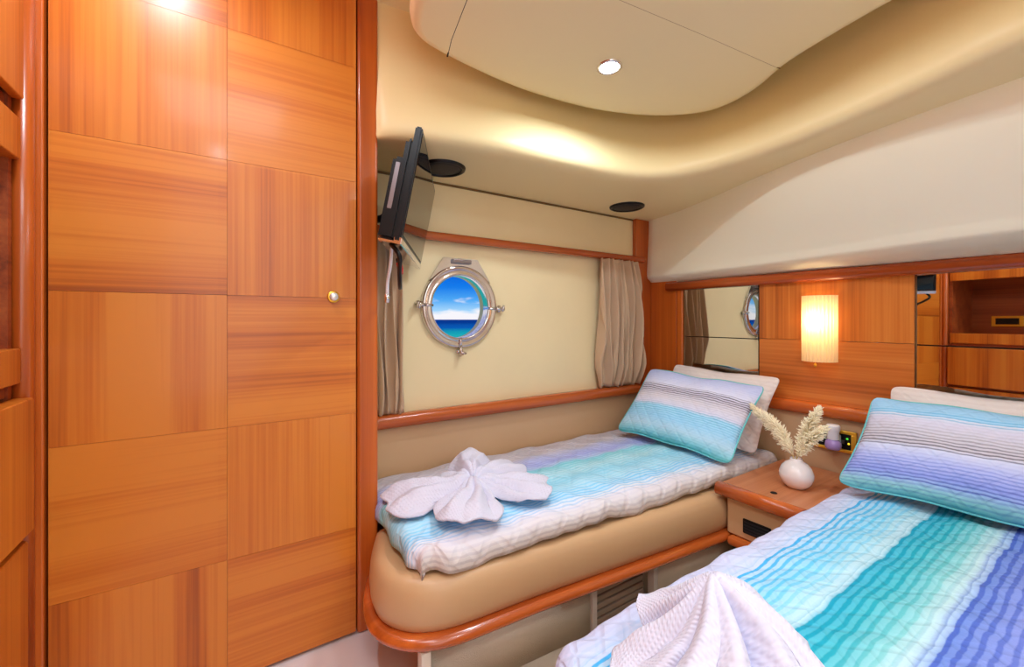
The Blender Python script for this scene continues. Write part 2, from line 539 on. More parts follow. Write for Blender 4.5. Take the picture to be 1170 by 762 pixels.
# ------------------------------------------------------------------ mesh helpers
class MB:
    def __init__(s):
        s.bm = bmesh.new()
        s.uv = s.bm.loops.layers.uv.new('UVMap')
        s.mi = 0
        s.wn = False

    def _mark(s, faces, smooth):
        for f in faces:
            f.material_index = s.mi
            f.smooth = smooth

    def box(s, lo, hi, bev=0.0, seg=2, rot=None):
        lo = Vector(lo)
        hi = Vector(hi)
        c = (lo + hi) / 2
        d = hi - lo
        mat = Matrix.Translation(c)
        if rot is not None:
            mat = mat @ rot.to_4x4()
        mat = mat @ Matrix.Diagonal((d.x, d.y, d.z, 1))
        nb = bmesh.new()
        bmesh.ops.create_cube(nb, size=1.0, matrix=mat)
        if bev > 0:
            bmesh.ops.bevel(nb, geom=nb.edges[:], offset=min(bev, min(abs(d.x), abs(d.y), abs(d.z)) * .49), segments=seg, profile=.5, affect='EDGES')
        s.merge(nb, bev > 0)
        s.wn = s.wn or bev > 0
        return s

    def merge(s, nb, smooth):
        vm = {}
        for v in nb.verts:
            vm[v] = s.bm.verts.new(v.co)
        fs = []
        for f in nb.faces:
            try:
                fs.append(s.bm.faces.new([vm[v] for v in f.verts]))
            except ValueError:
                pass
        s._mark(fs, smooth)
        nb.free()

    def grid(s, fn, nu, nv, uvf=None, cu=False, cv=False, smooth=True, flip=False):
        rows = []
        for i in range(nu):
            u = i / (nu if cu else nu - 1)
            rows.append([s.bm.verts.new(fn(u, j / (nv if cv else nv - 1))) for j in range(nv)])
        fs = []
        for i in range(nu if cu else nu - 1):
            for j in range(nv if cv else nv - 1):
                i2 = (i + 1) % nu
                j2 = (j + 1) % nv
                vs = [rows[i][j], rows[i2][j], rows[i2][j2], rows[i][j2]]
                cs = [(i, j), (i + 1, j), (i + 1, j + 1), (i, j + 1)]
                if flip:
                    vs.reverse()
                    cs.reverse()
                try:
                    f = s.bm.faces.new(vs)
                except ValueError:
                    continue
                fs.append(f)
                if uvf:
                    for l, (a, c) in zip(f.loops, cs):
                        l[s.uv].uv = uvf(a / (nu if cu else nu - 1), c / (nv if cv else nv - 1))
        s._mark(fs, smooth)
        return rows

    def cap(s, ring, flip=False):
        try:
            f = s.bm.faces.new(list(reversed(ring)) if flip else ring)
            s._mark([f], False)
        except ValueError:
            pass

    def lathe(s, prof, c, axis='z', n=32, smooth=True, cap=True):
        """prof: list of (radius, along)"""
        c = Vector(c)

        def fn(u, v):
            r, h = prof[round(u * (len(prof) - 1))]
            a = v * 2 * pi
            p = {'z': (r * cos(a), r * sin(a), h), 'y': (r * cos(a), h, r * sin(a)), 'x': (h, r * cos(a), r * sin(a))}[axis]
            return c + Vector(p)
        rows = s.grid(fn, len(prof), n, cv=True, smooth=smooth)
        if cap and prof[0][0] > 1e-6:
            s.cap(rows[0], True)
        if cap and prof[-1][0] > 1e-6:
            s.cap(rows[-1])
        return s

    def tube(s, pts, r, n=10, cap=True, closed=False):
        pts = [Vector(p) for p in pts]
        m = len(pts)
        rad = r if isinstance(r, (list, tuple)) else [r] * m
        T = []
        for i in range(m):
            a = pts[(i - 1) % m] if (i or closed) else pts[0]
            b2 = pts[(i + 1) % m] if (i < m - 1 or closed) else pts[-1]
            T.append((b2 - a).normalized())
        up = Vector((0, 0, 1)) if abs(T[0].z) < .9 else Vector((1, 0, 0))
        nrm = (up - T[0] * up.dot(T[0])).normalized()
        rings = []
        for i in range(m):
            nrm = (nrm - T[i] * nrm.dot(T[i])).normalized()
            bn = T[i].cross(nrm)
            rings.append([s.bm.verts.new(pts[i] + (nrm * cos(2 * pi * k / n) + bn * sin(2 * pi * k / n)) * rad[i]) for k in range(n)])
        fs = []
        for i in range(m if closed else m - 1):
            a, b2 = rings[i], rings[(i + 1) % m]
            for k in range(n):
                fs.append(s.bm.faces.new((a[k], a[(k + 1) % n], b2[(k + 1) % n], b2[k])))
        s._mark(fs, True)
        if cap and not closed:
            s.cap(rings[0], True)
            s.cap(rings[-1])
        return s

    def sweep(s, path, prof, closed=False, cap=True):
        """path: (x, y) points; prof: (out, z) closed loop; out is to the right of travel"""
        m = len(path)
        P = [Vector((p[0], p[1])) for p in path]
        rings = []
        for i in range(m):
            if closed:
                a, b2 = P[i - 1], P[(i + 1) % m]
            else:
                a, b2 = P[max(i - 1, 0)], P[min(i + 1, m - 1)]
            t = (b2 - a).normalized()
            o = Vector((t.y, -t.x))
            k = 1.0
            if 0 < i < m - 1 or closed:
                t1 = (P[i] - P[i - 1]).normalized()
                k = 1 / max(.5, t.dot(t1))
            rings.append([s.bm.verts.new((P[i].x + o.x * q * k, P[i].y + o.y * q * k, z)) for q, z in prof])
        fs = []
        n = len(prof)
        for i in range(m if closed else m - 1):
            a, b2 = rings[i], rings[(i + 1) % m]
            for k in range(n):
                fs.append(s.bm.faces.new((a[k], a[(k + 1) % n], b2[(k + 1) % n], b2[k])))
        s._mark(fs, True)
        if cap and not closed:
            s.cap(rings[0], True)
            s.cap(rings[-1])
        return s

    def poly(s, pts, z0, z1):
        lo = [s.bm.verts.new((x, y, z0)) for x, y in pts]
        hi = [s.bm.verts.new((x, y, z1)) for x, y in pts]
        fs = [s.bm.faces.new(list(reversed(lo))), s.bm.faces.new(hi)]
        n = len(pts)
        for i in range(n):
            fs.append(s.bm.faces.new((lo[i], lo[(i + 1) % n], hi[(i + 1) % n], hi[i])))
        s._mark(fs, False)
        return s

    def build(s, name, mats, parent=None, label=None, cat=None, group=None, kind=None, loc=None, autos=None, solid=None, sub=0, normals=True):
        if normals:
            bmesh.ops.recalc_face_normals(s.bm, faces=s.bm.faces[:])
        me = bpy.data.meshes.new(name)
        if loc is not None:
            bmesh.ops.translate(s.bm, verts=s.bm.verts[:], vec=-Vector(loc))
        elif parent is not None:
            bmesh.ops.translate(s.bm, verts=s.bm.verts[:], vec=-origin(parent))
        s.bm.to_mesh(me)
        s.bm.free()
        o = bpy.data.objects.new(name, me)
        COL.objects.link(o)
        if not isinstance(mats, (list, tuple)):
            mats = [mats]
        for mm in mats:
            me.materials.append(mm)
        if parent is not None:
            o.parent = parent
            if loc is not None:
                o.location = Vector(loc) - origin(parent)
        elif loc is not None:
            o.location = loc
        if solid:
            md = o.modifiers.new('thickness', 'SOLIDIFY')
            md.thickness = solid
            md.offset = 0
        if sub:
            md = o.modifiers.new('smooth', 'SUBSURF')
            md.levels = sub
            md.render_levels = sub
        if s.wn:
            md = o.modifiers.new('flat faces', 'WEIGHTED_NORMAL')
            md.weight = 100
        tag(o, label, cat, group, kind)
        return o


def origin(o):
    v = Vector((0, 0, 0))
    while o is not None:
        v = v + o.location
        o = o.parent
    return v


def tag(o, label=None, cat=None, group=None, kind=None):
    if label:
        o['label'] = label
    if cat:
        o['category'] = cat
    if group:
        o['group'] = group
    if kind:
        o['kind'] = kind
    return o


def empty(name, loc, label=None, cat=None, group=None, kind=None):
    o = bpy.data.objects.new(name, None)
    o.empty_display_size = .05
    COL.objects.link(o)
    o.location = loc
    return tag(o, label, cat, group, kind)


def spline(pts, n=8):
    """Catmull-Rom through 2D/3D points"""
    P = [Vector(p) for p in pts]
    out = []
    for i in range(len(P) - 1):
        p0 = P[max(i - 1, 0)]
        p1, p2 = P[i], P[i + 1]
        p3 = P[min(i + 2, len(P) - 1)]
        for k in range(n):
            t = k / n
            out.append(.5 * ((2 * p1) + (-p0 + p2) * t + (2 * p0 - 5 * p1 + 4 * p2 - p3) * t * t + (-p0 + 3 * p1 - 3 * p2 + p3) * t ** 3))
    out.append(P[-1])
    return out


def lerp_tab(tab, x):
    if x <= tab[0][0]:
        return tab[0][1]
    for (a, va), (b2, vb) in zip(tab, tab[1:]):
        if x <= b2:
            t = (x - a) / (b2 - a)
            return va + (vb - va) * t
    return tab[-1][1]


def rrect(w, h, r, n=4):
    """rounded rectangle profile centred on 0"""
    pts = []
    for cx, cy, a0 in ((w / 2 - r, h / 2 - r, 0), (-w / 2 + r, h / 2 - r, 90), (-w / 2 + r, -h / 2 + r, 180), (w / 2 - r, -h / 2 + r, 270)):
        for k in range(n + 1):
            a = R(a0 + 90 * k / n)
            pts.append((cx + r * cos(a), cy + r * sin(a)))
    return pts


# ================================================================== THE SETTING
WY = 1.76      # window wall
HX = 2.19      # headboard wall
DY = 1.457     # passage door face
BY = -0.9      # wall behind the camera
LX = -0.78     # wall behind the left cabinet
CZ = 2.15      # deckhead

MB().box((LX, BY, -.05), (2.3, 1.85, 0)).build('floor', M['floor'], kind='structure')
MB().box((LX, BY, CZ), (2.3, 1.85, CZ + .05)).build('ceiling', M['panel'], kind='structure')

# window wall with the round opening of the porthole
PC = Vector((0.862, WY, 1.108))
PR = 0.145
f = MB()
x0, x1, z0, z1 = LX, 2.3, -.05, CZ
sq = 0.25
n = 64
ring = []
outer = []
for k in range(n):
    a = 2 * pi * k / n
    ring.append((PC.x + PR * cos(a), PC.z + PR * sin(a)))
    m_ = max(abs(cos(a)), abs(sin(a)))
    outer.append((PC.x + sq * cos(a) / m_, PC.z + sq * sin(a) / m_))
for yy in (WY, WY + .07):
    ri = [f.bm.verts.new((p[0], yy, p[1])) for p in ring]
    ro = [f.bm.verts.new((p[0], yy, p[1])) for p in outer]
    for k in range(n):
        f.bm.faces.new((ri[k], ri[(k + 1) % n], ro[(k + 1) % n], ro[k]))
    if yy == WY:
        r0 = ri
    else:
        for k in range(n):
            f.bm.faces.new((r0[k], r0[(k + 1) % n], ri[(k + 1) % n], ri[k]))
f.box((x0, WY, z0), (PC.x - sq, WY + .07, z1))
f.box((PC.x + sq, WY, z0), (x1, WY + .07, z1))
f.box((PC.x - sq, WY, z0), (PC.x + sq, WY + .07, PC.z - sq))
f.box((PC.x - sq, WY, PC.z + sq), (PC.x + sq, WY + .07, z1))
f.build('wall_window', M['wallcream'], kind='structure')

MB().box((HX, BY, -.05), (HX + .06, WY + .06, CZ)).build('wall_headboard', M['leather_dk'], kind='structure')
MB().box((LX - .05, BY, -.05), (LX, WY + .06, CZ)).build('wall_left', M['wood_z'], kind='structure')
MB().box((LX, BY - .05, -.05), (2.3, BY, CZ)).build('wall_back', M['locker'], kind='structure')

# partition that closes the side of the shower cubicle beyond the door
MB().box((0.35, DY + .075, 0), (0.405, WY, CZ)).build('wall_partition', M['wallcream'], kind='structure')

# ---- moulded headliner border: soffit, soft lip, rising cove
lip = spline([(.398, 1.452), (.44,1.415), (.6, 1.36), (.81, 1.325), (1.1, 1.30), (1.39, 1.27), (1.54, 1.20), (1.625, 1.08), (1.65, .88), (1.615, .65), (1.55, .42), (1.46, .16), (1.41, -.1), (1.39, -.5), (1.38, BY)], 7)
upp = spline([(.398, 1.475), (.44,1.472), (.6, 1.46), (.81, 1.45), (1.1, 1.44), (1.42, 1.40), (1.64, 1.31), (1.765, 1.15), (1.79, .93), (1.74, .68), (1.66, .43), (1.585, .16), (1.54, -.1), (1.52, -.5), (1.51, BY)], 7)
outr = spline([(.398, 1.79), (.44,1.79), (.6, 1.79), (.81, 1.79), (1.1, 1.79), (1.5, 1.79), (1.95, 1.79), (2.22, 1.72), (2.22, 1.3), (2.22, .8), (2.22, .5), (2.22, .2), (2.22, -.1), (2.22, -.5), (2.22, BY)], 7)
prof = [(-1, 1.665), (.9, 1.667), (.5, 1.668), (.28, 1.671), (.13, 1.678), (.03, 1.692), (0, 1.708), (.015, 1.728), (.07, 1.755), (.16, 1.785), (.28, 1.82), (.42, 1.86), (.58, 1.91), (.75, 1.98), (.9, 2.06), (1, 2.16)]


def covef(u, v):
    i = round(u * (len(lip) - 1))
    b_, z = prof[round(v * (len(prof) - 1))]
    if b_ < 0:
        p = outr[i]
    else:
        p = lip[i].lerp(upp[i], b_)
    return (p.x, p.y, z)


f = MB()
f.grid(covef, len(lip), len(prof))
f.build('ceiling_border', M['cream'], kind='structure')

# ---- dropped ceiling panel with rounded edge
edge = spline([(.395, -.6), (.395, -.1), (.395, .5), (.395, 1.0), (.41, 1.15), (.455, 1.245), (.55, 1.29), (.80, 1.325), (1.01, 1.325), (1.27, 1.285), (1.486, 1.20), (1.63, 1.09), (1.685, .974), (1.66, .83), (1.585, .69), (1.545, .55), (1.515, .377), (1.49, .1), (1.475, -.2), (1.47, -.6)], 6)
cen = Vector((.95, .45))


def panelf(u, v):
    i = round(u * (len(edge) - 1))
    k = round(v * 5)
    ins, z = [(0.03, CZ + .01), (0.012, 2.0), (0, 1.955), (.004, 1.935), (.014, 1.925), (.035, 1.92)][k]
    p = edge[i]
    if ins > 1:
        q = Vector((.95, min(max(p.y, -.5), .9)))
    else:
        a = edge[max(i - 1, 0)]
        b2 = edge[min(i + 1, len(edge) - 1)]
        t = (b2 - a).normalized()
        q = p + Vector((t.y, -t.x)) * ins
    return (q.x, q.y, z)


f = MB()
rows = f.grid(panelf, len(edge), 6)
f.cap([r_[-1] for r_ in rows])
f.build('ceiling_panel', M['panel'], kind='structure')
# joints of the panel: thin dark grooves
f = MB()
f.tube([(.585, 1.285, 1.9222), (.56, 1.2, 1.9222), (.50, .9, 1.9222), (.47, .55, 1.9222), (.46, -.5, 1.9222)], .0028, 6)
f.build('trim_1', M['blackgap'], kind='structure')
f = MB()
f.tube([(.5, .845, 1.9218), (.865, .80, 1.9218), (1.2, .757, 1.9218), (1.58, .714, 1.9218)], .0022, 6)
f.build('trim_2', plain('tan_joint', srgb(170, 140, 90), .7), kind='structure')

# ---- padded upper wall over the headboard, bulging towards the beds
xs_t = [(-.95, 1.60), (-.2, 1.63), (.18, 1.67), (.4, 1.715), (.573, 1.76), (.87, 1.855), (1.2, 2.0), (1.45, 2.095), (1.6, 2.14), (1.76, 2.15)]
xl_t = [(-.95, 1.86), (-.2, 1.88), (.25, 1.90), (.5, 1.95), (.7, 2.0), (1.0, 2.055), (1.3, 2.09), (1.5, 2.115), (1.7, 2.13), (1.76, 2.13)]


def smooth_tab(tab, y):
    return sum(lerp_tab(tab, y + d) for d in (-.12, -.08, -.04, 0, .04, .08, .12)) / 7


def upperf(u, v):
    y = 1.758 + (BY - 1.758) * u
    xs = smooth_tab(xs_t, y)
    xl = smooth_tab(xl_t, y)
    zl = 1.315
    pr = [(0, 1.69, 0), (0, 1.655, 0), (.06, 1.61, 0), (.22, 1.55, 0), (.42, 1.49, 0), (.62, 1.435, 0), (.80, 1.39, 0), (.93, 1.355, 0), (1.0, 1.335, .004), (1.0, 1.318, .03), (1, 1.305, .09), (1, 1.29, .5), (1, 1.262, 1)]
    k, z, back = pr[round(v * (len(pr) - 1))]
    x = xs + (xl - xs) * k
    x = x + (HX - .004 - x) * back
    # the left end of the padding is rounded off towards the corner post
    e = min(1, max(0, (1.758 - y) / .05))
    x += (1 - sqrt(1 - (1 - e) ** 2)) * .02
    return (x, y, z)


f = MB()
f.grid(upperf, 70, 13)
f.build('wall_upper_padding', M['locker'], kind='structure')

# ---- passage door, two columns of veneer squares with crossed grain
door = MB()
xsplit = [-.379, -.022, .333]
zsplit = [.012, .36, .74, 1.12, 1.507, 1.886, 2.14]
for ci in range(2):
    for ri_ in range(6):
        door.mi = (ci + ri_) % 2
        door.box((xsplit[ci] + .0004, DY, zsplit[ri_] + .0004), (xsplit[ci + 1] - .0004, DY + .035, zsplit[ri_ + 1] - .0004))
d = door.build('door_1', [M['door_v'], M['door_h']], kind='structure', loc=(-.022, DY, 0))
tag(d, 'tall cherry veneer door of crossed-grain squares')
k_ = MB()
kx, kz = .262, 1.05 + (365 - 340) / 481 * 1.41
k_.lathe([(.0, -.022), (.009, -.0215), (.0125, -.019), (.0135, -.014), (.0135, 0)], (kx, DY, kz), 'y', 28)
k_.build('door_knob', M['knob'], parent=d, label='small round steel knob')
k_ = MB()
k_.lathe([(.0135, -.006), (.018, -.006), (.019, -.003), (.019, .001), (.0135, .001)], (kx, DY, kz), 'y', 28, cap=False)
k_.build('knob_collar', M['gold'], parent=d, label='brass ring')
# dark reveal behind the door edge gaps
MB().box((-.4, DY + .036, 0), (.345, DY + .05, CZ)).build('trim_3', M['blackgap'], kind='structure')

# door posts
f = MB()
f.box((.337, DY - .004, 0), (.406, DY + .072, CZ), .012, 3)
f.build('trim_4', M['trim_z'], kind='structure')
f = MB()
f.box((-.408, DY - .01, 0), (-.384, DY + .04, CZ), .004, 2)
f.build('trim_5', M['trim_z'], kind='structure')
f = MB()
f.sweep([(-.4105, DY), (-.4105, DY - .001)], [(0, 0), (0, .001), (.001, .001)]) if False else None
f.tube([(-.415, DY - .022, 0), (-.415, DY - .022, CZ)], .02, 20)
f.box((-.435, DY - .03, 0), (-.409, DY + .03, CZ))
f.build('trim_6', M['trim_z'], kind='structure')

# ---- window wall rails and leather below
def bar_x(name, xa, xb, yb, zc, w, h, r, mat, rounded_end=True, curve=0.0):
    f = MB()
    pts = rrect(w, h, r)
    nn = 24
    rings = []
    for i in range(nn + 1):
        t = i / nn
        x = xa + (xb - xa) * t
        k = 1.0
        if rounded_end:
            dx = (xb - x) / (h * .5)
            k = sqrt(max(.02, 1 - (1 - min(1, dx)) ** 2))
        rings.append((x, k))
    # finer rings at the rounded end
    rings = rings[:-1] + ([(xb - h * .5 * q, sqrt(max(.02, 1 - (1 - q) ** 2))) for q in (.8, .5, .25, .1, .02)] if rounded_end else [rings[-1]])
    vs = []
    for x, k in rings:
        z_ = zc + curve * (x - xa)
        vs.append([f.bm.verts.new((x, yb - w / 2 + p * k, z_ + q * k)) for p, q in pts])
    fs = []
    for a, b2 in zip(vs, vs[1:]):
        for q in range(len(pts)):
            fs.append(f.bm.faces.new((a[q], a[(q + 1) % len(pts)], b2[(q + 1) % len(pts)], b2[q])))
    f._mark(fs, True)
    f.cap(vs[0], True)
    f.cap(vs[-1])
    return f.build(name, mat, kind='structure')


bar_x('trim_7', .41, 2.105, WY, 1.415, .055, .036, .016, M['trim_x'])
bar_x('trim_8', .41, 2.07, WY, .632, .07, .056, .024, M['trim_x'])
# strip of tan padding between the lower rail and the berth
f = MB()
f.box((.41, WY - .028, .36), (2.12, WY - .001, .606), .012, 3)
f.build('trim_9', M['leather_dk'], kind='structure')
# dark joint under the soffit along the frieze
f = MB()
f.box((.41, WY - .004, 1.655), (2.15, WY, 1.664))
f.build('trim_10', plain('dark_joint', srgb(120, 92, 52), .8), kind='structure')

# corner post
f = MB()
f.box((2.035, WY - .03, .60), (HX - .002, WY - .001, 1.665), .006, 2)
f.build('trim_11', M['trim_z'], kind='structure')
# headboard: post strip, veneer panels, rails
f = MB()
f.box((HX - .022, 1.545, .62), (HX - .002, WY - .031, 1.30), .004, 2)
f.build('trim_12', M['trim_z'], kind='structure')
f = MB()
f.box((HX - .026, 1.503, .62), (HX - .002, 1.543, 1.26), .008, 3)
f.build('trim_13', M['trim_z'], kind='structure')
f = MB()
f.box((HX - .02, .505, .957), (HX - .002, 1.076, 1.235), .001, 1)
f.mi = 1
f.box((HX - .02, .505, .66), (HX - .002, 1.076, .9555), .001, 1)
f.build('trim_14', [wood('headboard_veneer', 'z', (218, 132, 56), (204, 112, 42), (172, 88, 32), .32, .2, seed=3), wood('headboard_veneer_level', 'y', (216, 130, 58), (202, 110, 44), (172, 88, 34), .32, .2, seed=6)], kind='structure')
f = MB()
pr = [(p, q) for p, q in rrect(.052, .05, .018)]
f.sweep([(HX - .026, 1.60), (HX - .026, 1.2), (HX - .026, .5), (HX - .026, BY)], [(p, 1.245 + q) for p, q in pr])
f.build('trim_15', M['trim_y'], kind='structure')
f = MB()
f.sweep([(HX - .03, WY - .035), (HX - .03, 1.2), (HX - .03, .5), (HX - .03, BY)], [(p * 1.15, .652 + q * 1.1) for p, q in pr])
f.build('trim_16', M['rail_y'], kind='structure')
# padding under the rail, beside the beds
f = MB()
f.box((HX - .03, BY, .30), (HX - .002, WY - .035, .628), .01, 3)
f.build('trim_17', M['leather_dk'], kind='structure')

# floor edging where laminate meets carpet
f = MB()
f.box((.49, .2, 0.0), (2.15, 1.12, .004))
f.build('floor_carpet', M['carpet'], kind='structure')

# outside: the sea
f = MB()
f.box((-4000, 4.0, -1.3), (4000, 8000, -1.2))
f.build('sea', M['sea'], kind='structure')

# ================================================================== PORTHOLE
port = empty('porthole', PC, 'round steel porthole with a view of blue sea and sky', 'porthole')
f = MB()
# flat steel ring with lifted inner and outer beads
f.lathe([(.142, .03), (.142, -.016), (.148, -.022), (.155, -.018), (.170, -.018), (.178, -.024), (.186, -.020), (.190, -.008), (.190, 0), (.142, .03)], PC, 'y', 72, cap=False)
f.build('frame', M['chrome'], parent=port)
f = MB()
# hinge plate on top, trapezium
zt = PC.z + .222
pts = [(-.085, zt), (.085, zt), (.155, PC.z + .115), (.10, PC.z + .155), (0, PC.z + .178), (-.10, PC.z + .155), (-.155, PC.z + .115)]
a = [f.bm.verts.new((PC.x + p, WY - .016, q)) for p, q in pts]
b2 = [f.bm.verts.new((PC.x + p, WY - .001, q)) for p, q in pts]
f.bm.faces.new(a)
f.bm.faces.new(b2)
for i in range(len(pts)):
    j = (i + 1) % len(pts)
    f.bm.faces.new((a[i], a[j], b2[j], b2[i]))
f.build('hinge_plate', M['chrome'], parent=port)
f = MB()
f.box((PC.x - .048, WY - .03, zt - .026), (PC.x + .048, WY - .0165, zt - .006), .004, 2)
f.build('hinge_barrel', M['steel_dk'], parent=port)
f = MB()
f.lathe([(0, -.002), (.1415, -.002), (.1415, .004), (0, .004)], PC, 'y', 64, smooth=False)
f.build('glass', M['glass'], parent=port)
for ang, ln in ((178, .05), (-2, .05), (-92, .045)):
    f = MB()
    a_ = R(ang)
    dx, dz = cos(a_), sin(a_)
    tx, tz = -dz, dx
    q = lambda r_, s_, y_: (PC.x + dx * r_ + tx * s_, WY + y_, PC.z + dz * r_ + tz * s_)
    f.tube([q(.176, 0, -.026), q(.20, 0, -.03), q(.225, 0, -.022)], [.007, .009, .007], 10)
    f.tube([q(.205, -.016, -.012), q(.205, .016, -.012)], .008, 10)
    f.tube([q(.21, 0, -.02), q(.21, .0, -.045)], [.008, .011], 12)
    f.tube([q(.206, -.012, -.043), q(.212, .018, -.047)], [.006, .005], 8)
    f.tube([q(.14, .0, -.022), q(.176, 0, -.028)], [.006, .006], 8)
    f.tube([q(.205, 0, -.001), q(.205, 0, -.03)], .008, 10)
    f.build('clamp', M['chrome'], parent=port)

# ================================================================== CURTAINS
def curtain(name, xc, wid, ztop, zbot, label, amp=.02, folds=6, bulge=1.0, drag=0.0, seed=0):
    rnd = random.Random(seed)
    ph = [rnd.uniform(0, 6) for _ in range(4)]

    def fn(u, v):
        z = ztop + (zbot - ztop) * v
        w = wid * (0.84 + .17 * sin(pi * min(1, v * 1.02) ** .9) * bulge + .04 * v)
        gather = .45 + .75 * v - .7 * max(0, v - .84) / .16
        uu = u + .035 * sin(2 * pi * u * 1.5 + ph[0] + 1.6 * v) * v + .02 * sin(v * 7 + ph[2])
        a = uu * folds * 2 * pi + ph[0] + .6 * sin(v * 3 + ph[1])
        sh = sin(a)
        sh = (abs(sh) ** .7) * (1 if sh > 0 else -1)
        sub_ = .45 * sin(1.7 * a + ph[2] + v * 4)
        y = WY - .056 - amp * gather * (sh + sub_) - .014 * sin(pi * v)
        x = xc + (u - .5) * w + .010 * gather * cos(a) + .006 * sin(a * .5 + v * 6 + ph[3]) + drag * v * v
        z += .004 * sin(a * .7 + ph[1]) * v
        if v > .93:
            y += (v - .93) * .1
        y = min(y, WY - .006)
        return (x, y, z)
    f = MB()
    f.grid(fn, folds * 16 + 1, 36, uvf=lambda u, v: (u, v))
    t = empty(name, (xc, WY - .04, zbot), label, 'curtain', 'taupe window curtains')
    f.build('cloth', M['curtain'], parent=t, solid=.003)
    return t


curtain('curtain', 1.86, .34, 1.395, .668, 'taupe curtain gathered at the right end of the window wall by the corner post', folds=7, seed=3, amp=.036)
curtain('curtain', .505, .125, 1.395, .664, 'taupe curtain hanging below the television by the door post', folds=4, seed=5, drag=.02)

# ================================================================== TELEVISION
tvA = Vector((.385, 1.17, 0))
tvu = Vector((.44, .898, 0)).normalized()
TVW, TVH, TVD = .60, .335, .05
tvn = Vector((tvu.y, -tvu.x, 0))
tilt = R(11)
tvnrm = (tvn * cos(tilt) - Vector((0, 0, 1)) * sin(tilt)).normalized()
tvup = (Vector((0, 0, 1)) * cos(tilt) + tvn * sin(tilt)).normalized()
tv0 = Vector((.388, 1.168, 1.268))   # lower near corner of the front
tvroot = empty('television', tv0, 'black flat television on an arm beside the tall door, tilted towards the beds', 'television')


def tvp(a, b_, c):
    return tv0 + tvu * a + tvup * b_ + tvnrm * c


def slab(f, a0, a1, b0, b1, c0, c1, bev=.003):
    rot = Matrix((tvu, tvup, tvnrm)).transposed()
    nb = bmesh.new()
    bmesh.ops.create_cube(nb, size=1.0, matrix=Matrix.Translation(tvp((a0 + a1) / 2, (b0 + b1) / 2, (c0 + c1) / 2)) @ rot.to_4x4() @ Matrix.Diagonal((a1 - a0, b1 - b0, c1 - c0, 1)))
    if bev:
        bmesh.ops.bevel(nb, geom=nb.edges[:], offset=bev, segments=2, affect='EDGES')
    f.merge(nb, False)


f = MB()
slab(f, 0, TVW, 0, TVH, -.022, -.0015, .004)
slab(f, .012, TVW - .04, .002, TVH - .09, -.07, -.02, .01)
slab(f, .016, TVW - .06, TVH - .11, TVH - .03, -.045, -.02, .01)
cas = f.build('casing', M['black'], parent=tvroot)
f = MB()
slab(f, .014, TVW - .014, .024, TVH - .014, -.0016, .0006, 0)
f.build('screen', M['screen'], parent=tvroot, label='glossy dark screen')
f = MB()
slab(f, 0, TVW, -.006, .014, -.02, .002, .002)
slab(f, .014, TVW - .045, -.004, .003, -.066, -.018, .001)
f.build('lower_bezel', M['chrome'], parent=tvroot, label='silver lower edge')
f = MB()
slab(f, .010, .0125, .09, .225, -.058, -.046, .0008)
f.build('side_connectors', M['steel_dk'], parent=cas, label='grey strip of side sockets')
f = MB()
p1 = tvp(.28, .16, -.055)
f.tube([p1, p1 - tvnrm * .03, Vector((.43, p1.y + .06, p1.z - .03)), Vector((.408, p1.y + .10, p1.z - .03))], .014, 12)
f.build('wall_arm', M['black'], parent=tvroot)

# cables below the television
cb = spline([tvp(.05, -.002, -.035), (.395, 1.20, 1.235), (.415, 1.26, 1.19), (.44, 1.33, 1.155), (.47, 1.42, 1.165), (.475, 1.44, 1.21), (.45, 1.38, 1.25)], 8)
cr = empty('television_cable', (.44, 1.33, 1.16), 'black cable with a red plug looping under the television', 'cable')
f = MB()
f.tube(cb, .007, 10)
f.build('black_lead', M['black'], parent=cr)
f = MB()
f.tube([(.442, 1.345, 1.232), (.452, 1.36, 1.216), (.461, 1.375, 1.203)], [.009, .009, .005], 10)
f.build('red_plug', M['red_pl'], parent=cr)
cr = empty('aerial_lead', (.40, 1.3, 1.1), 'white aerial lead hanging straight down under the television', 'cable')
f = MB()
f.tube(spline([tvp(.1, -.002, -.04), (.40, 1.30, 1.22), (.405, 1.345, 1.17), (.408, 1.36, 1.13)], 6), .005, 10)
f.build('white_lead', M['white_pl'], parent=cr)
f = MB()
f.tube([(.408, 1.36, 1.132), (.408, 1.363, 1.105)], [.008, .008], 12)
f.build('steel_plug', M['chrome'], parent=cr)

# ================================================================== CEILING LAMPS AND SPEAKERS
def downlight(x, y, z, label, power=SPOT_W):
    t = empty('ceiling_downlight', (x, y, z), label, 'ceiling lamp', 'recessed ceiling lamps')
    f = MB()
    f.lathe([(.034, .002), (.034, -.004), (.038, -.006), (.043, -.003), (.044, .002)], (x, y, z), 'z', 36, cap=False)
    f.build('trim_ring', M['chrome'], parent=t)
    f = MB()
    f.lathe([(0, -.0035), (.0335, -.0035), (.0335, .001), (0, .001)], (x, y, z), 'z', 30)
    f.build('lens', M['lampon'], parent=t)
    area('lamp', (0, 0, -.008), (0, 0, -1), .05, .05, power, (0.80, 0.90, 1.0), 'DISK', 165, parent=t)


downlight(1.075, 1.03, 1.92, 'lit round ceiling lamp near the curved front edge of the ceiling panel')
downlight(1.05, .55, 1.92, 'lit round ceiling lamp above the near bed', SPOT_W * .55)
downlight(.75, -.2, 1.92, 'added unseen ceiling lamp above the foot of the near bed', SPOT_W)  # extra lamp out of view, put in for fill light
downlight(-.19, 1.13, CZ, 'lit round ceiling lamp in front of the tall door', SPOT_W * 1.0)
downlight(-.1, -.45, CZ, 'added unseen ceiling lamp behind the camera', SPOT_W * .8)  # another unseen lamp added to the grid for fill


